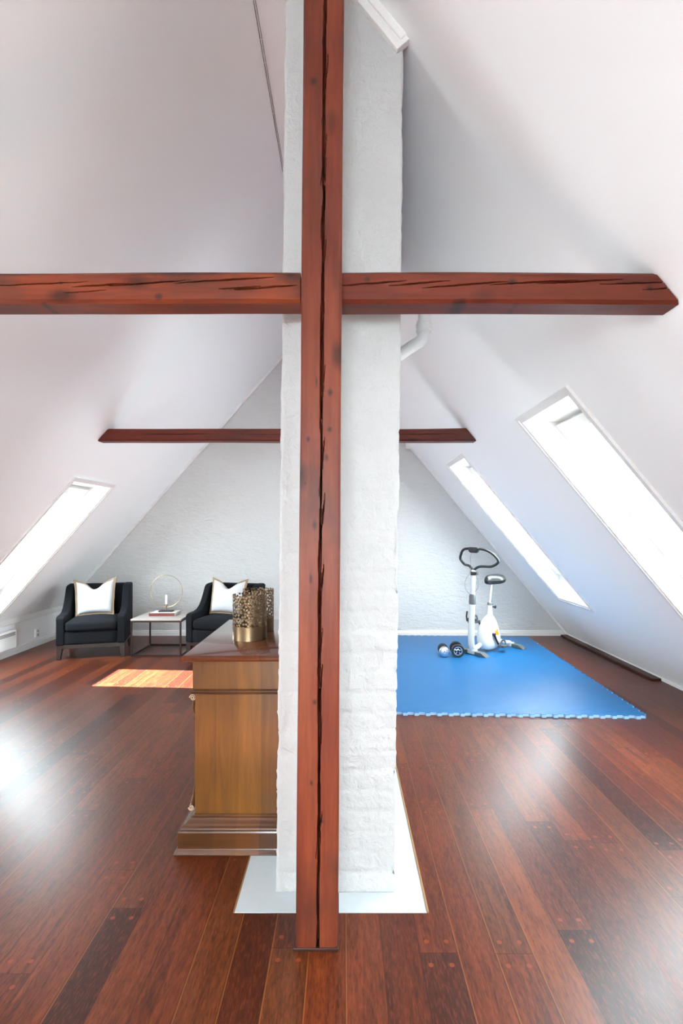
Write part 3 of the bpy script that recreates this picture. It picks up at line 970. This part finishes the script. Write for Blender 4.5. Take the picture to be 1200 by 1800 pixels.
# ------------------------------------------------------------------ armchairs
def make_chair():
    r = empty('armchair')
    Wd, Dp = 0.73, 0.66
    # side panels: low at the front, sweeping up into the back wings
    prof = [(0, .165), (0, .475), (.02, .495), (.06, .502), (.16, .508), (.23, .525), (.29, .565), (.34, .625), (.385, .70), (.42, .77), (.45, .80), (.50, .81), (.62, .815), (.655, .80), (.64, .165)]
    for sx in (-1, 1):
        xa = sx * Wd / 2; xb_ = sx * (Wd / 2 - .085)
        MB().prism(prof, 'x', xa, xb_).out('arm', M['velvet'], r, auto=True, bevel=.018, seg=4)
    bk = [(.50, .20), (.47, .40), (.50, .79), (.52, .812), (.63, .812), (.645, .79), (.64, .20)]
    MB().prism(bk, 'x', -(Wd / 2 - .08), Wd / 2 - .08).out('backrest', M['velvet'], r, auto=True, bevel=.014, seg=3)
    MB().soft((0, .28, .243), (Wd / 2 - .082, .275, .078), .02, 6).out('seat_base', M['velvet'], r, smooth=True)
    MB().soft((0, .245, .375), (Wd / 2 - .089, .262, .062), .045, 14, bulge=.026).out('seat_cushion', M['velvet'], r, smooth=True)
    MB().box(-Wd / 2 + .05, Wd / 2 - .05, .012, .034, .125, .168).box(-Wd / 2 + .012, -Wd / 2 + .034, .05, .6, .135, .168).box(Wd / 2 - .034, Wd / 2 - .012, .05, .6, .135, .168).out('rail', M['leg'], r, bevel=.002)
    for sx in (-1, 1):
        for fy in (0, 1):
            x0 = sx * (Wd / 2 - .005)
            y0 = .008 if fy == 0 else .635
            s = 1 if fy == 0 else -1
            b = MB()
            tw = .065; bw = .040
            def rr(xa, xb_, ya, yb, z): return (min(xa, xb_), max(xa, xb_), min(ya, yb), max(ya, yb), z)
            b.stack([rr(x0, x0 - sx * bw, y0, y0 + s * bw, 0), rr(x0, x0 - sx * tw, y0, y0 + s * tw, .167)])
            b.out('leg', M['leg'], r, bevel=.003)
    return r
def make_pillow():
    r = empty('throw_pillow')
    n = 30
    def outline(u, v):
        w, h = .218, .196
        x = u * w * (1 - .09 * (1 - v * v) * u * u); z = v * h * (1 - .10 * (1 - u * u) * v * v)
        z -= .085 * math.exp(-(u / .34) ** 2) * max(0, v) ** 3
        z += .030 * max(0, v) ** 2 * max(0, abs(u) - .2) ** 1.5 * (1.4 if u > 0 else .8)
        x -= .02 * max(0, -v) * (1 if u < 0 else -1) * -1 * abs(u) ** 3
        return x, z
    V = []; F = []
    for side in (1, -1):
        for j in range(n + 1):
            for i in range(n + 1):
                u = -1 + 2 * i / n; v = -1 + 2 * j / n
                x, z = outline(u, v)
                th = .075 * ((1 - u ** 4) * (1 - v ** 4)) ** .6
                th *= 1 - .35 * math.exp(-(u / .25) ** 2) * max(0, v)
                th += .003 * noise.noise(Vector((u * 3, v * 3, side))) * ((1 - u * u) * (1 - v * v)) ** .5
                V.append((x, side * th, z))
    o2 = (n + 1) ** 2
    for j in range(n):
        for i in range(n):
            a = j * (n + 1) + i
            F.append((a, a + 1, a + n + 2, a + n + 1))
            F.append((o2 + a, o2 + a + n + 1, o2 + a + n + 2, o2 + a + 1))
    link = link_mesh('cushion_case', V, F, M['linen'], r, smooth=True)
    bm = bmesh.new(); bm.from_mesh(link.data); bmesh.ops.remove_doubles(bm, verts=bm.verts[:], dist=.0002)
    bmesh.ops.recalc_face_normals(bm, faces=bm.faces[:]); bm.to_mesh(link.data); bm.free()
    loop = []
    for k in range(n): loop.append((-1 + 2 * k / n, -1))
    for k in range(n): loop.append((1, -1 + 2 * k / n))
    for k in range(n): loop.append((1 - 2 * k / n, 1))
    for k in range(n): loop.append((-1, 1 - 2 * k / n))
    Vf = []
    for (s_, y_) in ((.975, .006), (1.09, .004), (1.12, 0), (1.09, -.004), (.975, -.006)):
        for (u, v) in loop:
            x, z = outline(u, v)
            Vf.append((x * s_, y_, z * s_))
    Ff = []
    m_ = len(loop)
    for a in range(4):
        for k in range(m_):
            Ff.append((a * m_ + k, a * m_ + (k + 1) % m_, (a + 1) * m_ + (k + 1) % m_, (a + 1) * m_ + k))
    link_mesh('braid_border', Vf, Ff, M['tan'], r, smooth=True)
    return r
ch = make_chair()
pw = make_pillow()
def seat_at(ch_, pw_, fl, rz, dz, px=0.0, tilt=0.20, roll=0.0):
    """fl: floor position of the chair's front left corner"""
    R_ = Matrix.Rotation(rz, 4, 'Z')
    c = Vector((fl[0], fl[1], 0)) + R_ @ Vector((.365, 0, 0))
    ch_.location = c; ch_.rotation_euler = (0, 0, rz)
    q = c + R_ @ Vector((px, .385, .650))
    pw_.location = q; pw_.rotation_euler = (-tilt, roll, rz)
c2 = copy_tree(ch); p2 = copy_tree(pw)
seat_at(ch, pw, (-3.27, 5.80), math.radians(15), 0, px=-.03, roll=-.03)
seat_at(c2, p2, (-1.865, 6.01), math.radians(-15), 0, px=-.02, roll=.05)
tag(ch, 'black velvet armchair on the left, beside the knee wall', 'armchair', 'black velvet armchairs')
tag(c2, 'black velvet armchair on the right, partly hidden behind the sideboard', 'armchair', 'black velvet armchairs')
tag(pw, 'white pillow with tan border on the left armchair', 'pillow', 'white bordered pillows')
tag(p2, 'white pillow with tan border on the right armchair, behind the lanterns', 'pillow', 'white bordered pillows')

# ------------------------------------------------------------------ side table with book, ring holder, candle
tb = empty('side_table', (-2.21, 6.30, 0))
tag(tb, 'square side table with pale stone top and open dark metal frame between armchairs', 'side table')
hw = .297
MB().box(-hw, hw, -.30, .30, .418, .437).out('table_top', M['stone'], tb, bevel=.002)
fb = .0175
for zz in (0.0, .418 - .018):
    fr = MB()
    fr.box(-hw, hw, -.30, -.30 + fb, zz, zz + .018); fr.box(-hw, hw, .30 - fb, .30, zz, zz + .018)
    fr.box(-hw, -hw + fb, -.30 + fb, .30 - fb, zz, zz + .018); fr.box(hw - fb, hw, -.30 + fb, .30 - fb, zz, zz + .018)
    fr.out('frame', M['dmetal'], tb)
for sx in (-1, 1):
    for sy in (-1, 1):
        xa, xb_ = sorted((sx * hw, sx * (hw - fb))); ya, yb = sorted((sy * .30, sy * (.30 - fb)))
        MB().box(xa, xb_, ya, yb, .018, .400).out('leg', M['dmetal'], tb)
bk = empty('book', (-2.215, 6.33, .4372))
tag(bk, 'thick white book with maroon spine lying on the side table', 'book')
MB().box(-.15, .15, -.119, .118, .003, .032).out('pages', M['paper'], bk)
MB().box(-.155, .155, -.118, .122, .032, .0355).box(-.155, .155, -.118, .122, 0, .003).out('cover', M['cover'], bk)
MB().box(-.155, .155, -.1215, -.118, 0, .0355).out('spine', M['maroon'], bk)
hd = empty('ring_candle_holder', (-2.205, 6.345, .4730))
tag(hd, 'thin brass ring candle holder on black foot standing on the book', 'candle holder')
MB().box(-.083, .083, -.045, .045, 0, .013).out('foot', M['black'], hd, bevel=.002)
rp = [(.198 * math.sin(2 * PI * k / 96), 0, .253 - .198 * math.cos(2 * PI * k / 96)) for k in range(96)]
MB().tube(rp, .0032, 10, closed=True).out('ring', M['brass'], hd, smooth=True)
MB().tube([(0, 0, .012), (0, 0, .056)], .0035, 10).out('stem', M['brass'], hd, auto=True)
MB().lathe([(.006, .057), (.013, .062), (.0155, .07), (.0155, .092), (.0135, .092), (.0135, .075), (.001, .075)], n=24, caps=False).out('cup', M['brass'], hd, auto=True)
cn = empty('candle', (-2.205, 6.345, .4730 + .0755))
tag(cn, 'short white unlit candle in the ring holder', 'candle')
MB().lathe([(.0125, 0), (.0125, .124), (.010, .128), (.002, .129)], n=24).out('wax', M['wax'], cn, auto=True)
MB().tube([(0, 0, .128), (.001, 0, .136)], .001, 6).out('wick', M['black'], cn)

# ------------------------------------------------------------------ foam mat tiles
def make_tile():
    P_ = 1.0 / 11
    dpt = .011
    def wave(t):   # edge profile along 0..1, list of (t, offset)
        out_ = []
        for k in range(11):
            a = k * P_
            out_ += [(a + .004, -dpt), (a + P_ * .40, -dpt), (a + P_ * .44, dpt), (a + P_ * .96, dpt)]
        return out_
    g = .0003
    w = wave(0)
    pts = []
    pts += [(t, o + g) for t, o in w]                       # near edge
    pts += [(1 + o - g, t) for t, o in w]                   # right edge
    pts += [(t, 1 + o - g) for t, o in reversed(w)]         # far edge
    pts += [(o + g, t) for t, o in reversed(w)]             # left edge
    n = len(pts)
    V = []
    for z_ in (0, .010, .0225): V += [(x, y, z_) for x, y in pts]
    ins = [(0.5 + (x - .5) * .9992, .5 + (y - .5) * .9992, .025) for x, y in pts]
    V += ins
    F = []; fm = []
    for l in range(3):
        for k in range(n):
            F.append((l * n + k, l * n + (k + 1) % n, (l + 1) * n + (k + 1) % n, (l + 1) * n + k)); fm.append(0 if l == 2 else 1)
    F.append(tuple(3 * n + k for k in range(n))); fm.append(0)
    F.append(tuple(range(n - 1, -1, -1))); fm.append(1)
    return link_mesh('foam_mat_tile', V, F, None, mats=[M['mat'], M['mat_side']], fm=fm)
t0 = make_tile()
ang = math.radians(-2.5)
tl = ['nearest row, left, beside the chimney', 'nearest row, right, at the free corner', 'middle row, left, behind the chimney edge', 'middle row, right, in front of the bike', 'back row, left, touching the gable side', 'back row, right, under the rear of the bike']
corner = Vector((2.375, 4.015, 0))
R_ = Matrix.Rotation(ang, 4, 'Z')
k = 0
for row in range(3):
    for colm in range(2):
        o = t0 if k == 0 else t0.copy()
        if k: COL.objects.link(o)
        o.location = corner + R_ @ Vector((-2 + colm, row, 0)); o.rotation_euler = (0, 0, ang)
        tag(o, 'blue interlocking foam mat tile, ' + tl[k], 'mat tile', 'blue foam mat tiles')
        k += 1
MZ = .0252

# ------------------------------------------------------------------ exercise bike: x = towards the rear, y = left-hand side away from camera
bz = empty('exercise_bike', (1.505, 6.015, MZ), math.atan2(.59, .807))
tag(bz, 'white upright exercise bike with black handlebar on the blue mat', 'exercise bike')
def foot(xc, name):
    b = MB()
    for s in (-1, 1):
        prof = [(s * .055, 0), (s * .055, .045), (s * .15, .045), (s * .215, .012), (s * .225, 0)]
        b.prism([(p[0], p[1]) for p in prof], 'x', xc - .038, xc + .038)
    w = MB().prism([(-.055, .006), (.055, .006), (.055, .055), (-.055, .055)], 'x', xc - .028, xc + .028)
    f_ = w.out(name, M['bike'], bz, bevel=.006)
    b.out('end_cap', M['grey'], f_, bevel=.006)
foot(0, 'front_foot'); foot(.70, 'rear_foot')
# curved main column from the front foot
col_path = [(.03, 0, .045), (-.005, 0, .07), (-.022, 0, .12), (-.026, 0, .20), (-.020, 0, .35), (-.010, 0, .50), (-.002, 0, .61)]
MB().tube(col_path, [.034, .036, .037, .037, .036, .035, .034], 20).out('column', M['bike'], bz, auto=True)
MB().lathe([(.034, 0), (.041, .006), (.040, .10), (.030, .118)], (-.003, 0, .585), (.04, 0, 1), 24).out('column_collar', M['grey'], bz, auto=True)
MB().tube([(0, 0, .68), (.012, 0, .93)], .027, 18).out('upper_tube', M['bike'], bz, auto=True)
cl = MB().lathe([(.030, 0), (.032, .004), (.032, .036), (.029, .04)], (.012, 0, .925), (.04, 0, 1), 20)
cl.box(.0, .03, -.060, -.03, .93, .965)
cl.out('clamp', M['black'], bz, auto=True)
MB().lathe([(.024, 0), (.026, .012), (.022, .030)], (.013, 0, .962), (.04, 0, 1), 20).out('bar_socket', M['chrome'], bz, auto=True)
# handlebar loops, one each side
def smooth_path(p, it=3):
    for _ in range(it):
        q = [p[0]]
        for a, b in zip(p, p[1:]):
            a, b = Vector(a), Vector(b)
            q += [a * .75 + b * .25, a * .25 + b * .75]
        q.append(p[-1]); p = q
    return p
hb = empty('handlebar'); hb.parent = bz
def hb_side(s):
    return [(.015, 0, .975), (.018, s * .02, 1.0), (.03, s * .07, 1.032), (.06, s * .13, 1.035), (.10, s * .20, 1.032), (.12, s * .27, 1.075), (.11, s * .285, 1.11), (.08, s * .24, 1.175), (.05, s * .19, 1.215), (.03, s * .13, 1.235), (.025, 0, 1.237)]
bz_children = []
grip = MB()
for s in (-1, 1):
    grip.tube(smooth_path(hb_side(s)), .0155, 12)
bpy.data.objects.remove(hb)
h_o = grip.out('handlebar', M['black'], bz, smooth=True)
MB().soft((.022, 0, 1.222), (.022, .075, .034), .018, 8, fn=lambda p: Vector((p.x, p.y * (1 - .25 * max(0, -p.z) / .034), p.z))).out('console', M['black'], bz, smooth=True)
MB().tube(smooth_path([(.02, .03, 1.20), (.0, .035, 1.12), (.0, .02, 1.0), (-.01, .03, .95)]), .002, 6).tube(smooth_path([(-.01, .03, .95), (-.04, .08, .86), (-.05, .07, .76), (-.02, .02, .70)]), .002, 6).tube(smooth_path([(0, -.05, .94), (-.02, -.10, .86), (-.02, -.095, .78), (-.01, -.03, .72)]), .002, 6).out('cable', M['grey'], bz)
MB().box(-.02, 0, .036, .056, .36, .42).tube([(-.03, .055, .38), (-.035, .06, .44), (-.03, .055, .50)], .010, 10).out('tension_lever', M['black'], bz, bevel=.003)
MB().lathe([(.012, 0), (.018, .008), (.018, .022), (.012, .028)], (.03, -.005, .40), (1, 0, 0), 16).out('knob', M['black'], bz, auto=True)
for k in range(7):
    MB().box(-.012, -.002, -.0372, -.0355, .30 + k * .022, .312 + k * .022).out('column_print', M['teal'], bz)
# lower frame
MB().tube([(.0, 0, .045), (.10, 0, .075), (.20, 0, .11)], .030, 16).out('front_strut', M['bike'], bz, auto=True)
MB().tube([(.70, 0, .045), (.60, 0, .06), (.48, 0, .10)], .028, 16).out('rear_strut', M['bike'], bz, auto=True)
# flywheel housing: rounded drop, thicker low down
def shell():
    prof = []
    # outline in (x,z)
    ctrl = [(.16, .05), (.13, .12), (.13, .21), (.155, .30), (.20, .38), (.26, .43), (.30, .445), (.35, .435), (.395, .38), (.43, .30), (.455, .20), (.465, .12), (.44, .055), (.38, .025), (.28, .015), (.20, .025)]
    P2 = [Vector(c) for c in ctrl]
    for _ in range(3):
        q = []
        for a, b in zip(P2, P2[1:] + P2[:1]): q += [a * .75 + b * .25, a * .25 + b * .75]
        P2 = q
    c = Vector((.30, .20))
    V = []; F = []
    rings = [(1.0, .0), (.995, .55), (.95, .85), (.86, .97), (.70, 1.0), (.45, 1.04), (.20, 1.06)]
    seq = [(s, -y) for s, y in reversed(rings)] + rings[1:]
    n = len(P2)
    for s, yy in seq:
        for p in P2:
            q = c + (p - c) * s
            th = .068 - .040 * max(0, min(1, (q.y - .12) / .32))
            V.append((q.x, yy * th, q.y))
    for i in range(len(seq) - 1):
        for k in range(n):
            F.append((i * n + k, i * n + (k + 1) % n, (i + 1) * n + (k + 1) % n, (i + 1) * n + k))
    F.append(tuple(range(n))); F.append(tuple((len(seq) - 1) * n + k for k in range(n - 1, -1, -1)))
    return MB().add(V, F)
sh_o = shell().out('housing', M['bike'], bz, smooth=True)
# orange flower-like decal on the camera-side cheek
dv = []; df = []
nd = 60
for k in range(nd):
    a = 2 * PI * k / nd
    r_ = .044 + .012 * math.cos(5 * a + .4) + .005 * math.cos(11 * a)
    dv.append((.372 + r_ * .75 * math.cos(a), -.0615, .205 + r_ * math.sin(a)))
for k in range(nd):
    x, y, z_ = dv[k]
    dv.append((x, y + .016, z_))
df.append(tuple(range(nd - 1, -1, -1)))
df += [(k, (k + 1) % nd, nd + (k + 1) % nd, nd + k) for k in range(nd)]
link_mesh('orange_decal', dv, df, M['orange'], sh_o)
# seat tube, post, saddle
MB().tube([(.31, 0, .40), (.325, 0, .56)], [.036, .030], 18).out('seat_tube', M['bike'], bz, auto=True)
MB().lathe([(.031, 0), (.034, .003), (.034, .030), (.031, .034)], (.324, 0, .545), (.09, 0, 1), 20).out('seat_collar', M['grey'], bz, auto=True)
MB().lathe([(.008, 0), (.008, .03), (.018, .032), (.018, .045)], (.33, -.025, .53), (.3, -1, 0), 14).out('knob', M['black'], bz, auto=True)
MB().tube([(.326, 0, .57), (.366, 0, .82)], .021, 18).out('seat_post', M['chrome'], bz, auto=True)
def saddle_fn(p):
    k = (p.x + .13) / .26       # 0 nose .. 1 rear
    w = .32 + .68 * max(0, min(1, (k - .15) / .45)) ** 1.2
    return Vector((p.x, p.y * w, p.z + .012 * k - .02 * (abs(p.y) / .11) ** 2 * (p.z > 0)))
MB().soft((.378, 0, .853), (.135, .115, .057), .052, 12, fn=saddle_fn).out('saddle', M['saddle'], bz, smooth=True)
# cranks and pedals
def crank(s, ang_):
    yy = s * .078
    L_ = .15
    cx, cz = .30, .205
    ex, ez = cx + L_ * math.cos(ang_), cz + L_ * math.sin(ang_)
    c_ = MB().tube([(cx, s * .055, cz), (cx, yy + s * .012, cz)], .017, 14)
    c_.tube([(cx, yy, cz), ((cx + ex) / 2, yy + s * .004, (cz + ez) / 2), (ex, yy + s * .012, ez)], [.014, .011, .013], 12)
    co = c_.out('crank', M['black'], bz, auto=True)
    pd = MB().box(ex - .045, ex + .045, min(yy + s * .03, yy + s * .12), max(yy + s * .03, yy + s * .12), ez - .014, ez + .014)
    pd.tube([(ex, yy, ez), (ex, yy + s * .12, ez)], .008, 10)
    po = pd.out('pedal', M['grey'], co, bevel=.005)
    st = [(ex - .045, yy + s * .075, ez), (ex - .045, yy + s * .075, ez + .04), (ex - .02, yy + s * .075, ez + .072), (ex + .02, yy + s * .075, ez + .072), (ex + .045, yy + s * .075, ez + .04), (ex + .045, yy + s * .075, ez)]
    MB().tube(smooth_path(st), .006, 8, sq=(2.2, .5)).out('strap', M['grey'], po, smooth=True)
crank(-1, math.radians(-62)); crank(1, math.radians(118))

# ------------------------------------------------------------------ dumbbells
d1 = empty('dumbbell', (1.145, 5.86, MZ + .060), math.radians(-5))
tag(d1, 'chrome dumbbell with a black rear disc lying on the mat, left of the black one', 'dumbbell', 'two dumbbells by the bike')
ax = (0, 1, 0)
MB().lathe([(.052, 0), (.059, .004), (.060, .010), (.060, .045), (.056, .050)], (0, -.02, 0), ax, 40).out('front_weight', M['chrome'], d1, auto=True)
MB().lathe([(.015, 0), (.015, .13)], (0, .028, 0), ax, 18).out('handle', M['chrome'], d1, auto=True)
MB().lathe([(.052, 0), (.060, .006), (.060, .040), (.052, .046)], (0, .155, 0), ax, 36).out('rear_weight', M['black'], d1, auto=True)
MB().lathe([(.018, 0), (.020, .002), (.017, .004)], (0, -.024, 0), ax, 20).out('end_button', M['chrome'], d1, auto=True)
d2 = empty('dumbbell', (1.300, 5.85, MZ + .073), math.radians(-4))
tag(d2, 'black rubber-rimmed dumbbell with spoked silver hub beside the bike foot', 'dumbbell', 'two dumbbells by the bike')
def disc(y_, nm):
    g = MB().lathe([(.050, 0), (.055, -.004), (.068, -.004), (.073, .004), (.073, .034), (.068, .042), (.050, .040)], (0, y_, 0), ax, 44, caps=False)
    g.lathe([(.050, 0), (.050, .040)], (0, y_, 0), ax, 44, caps=False)
    o = g.out(nm, M['black'], d2, auto=True)
    h = MB().lathe([(.040, 0), (.051, 0), (.051, .03), (.040, .03), (.040, 0)], (0, y_ + .006, 0), ax, 40, caps=False)
    h.lathe([(.016, .0), (.022, .002), (.022, .03), (.016, .03)], (0, y_ + .004, 0), ax, 24)
    for k in range(5):
        a = 2 * PI * k / 5 + .3
        h.tube([(.018 * math.cos(a), y_ + .014, .018 * math.sin(a)), (.043 * math.cos(a), y_ + .014, .043 * math.sin(a))], .0085, 8)
    h.out('hub', M['chrome'], o, auto=True)
    MB().lathe([(.049, 0), (.049, .004)], (0, y_ + .026, 0), ax, 30).out('hub_back', M['black'], o)
disc(0, 'front_disc'); disc(.165, 'rear_disc')
MB().lathe([(.014, 0), (.014, .235)], (0, -.022, 0), ax, 18).out('handle', M['black'], d2, auto=True)
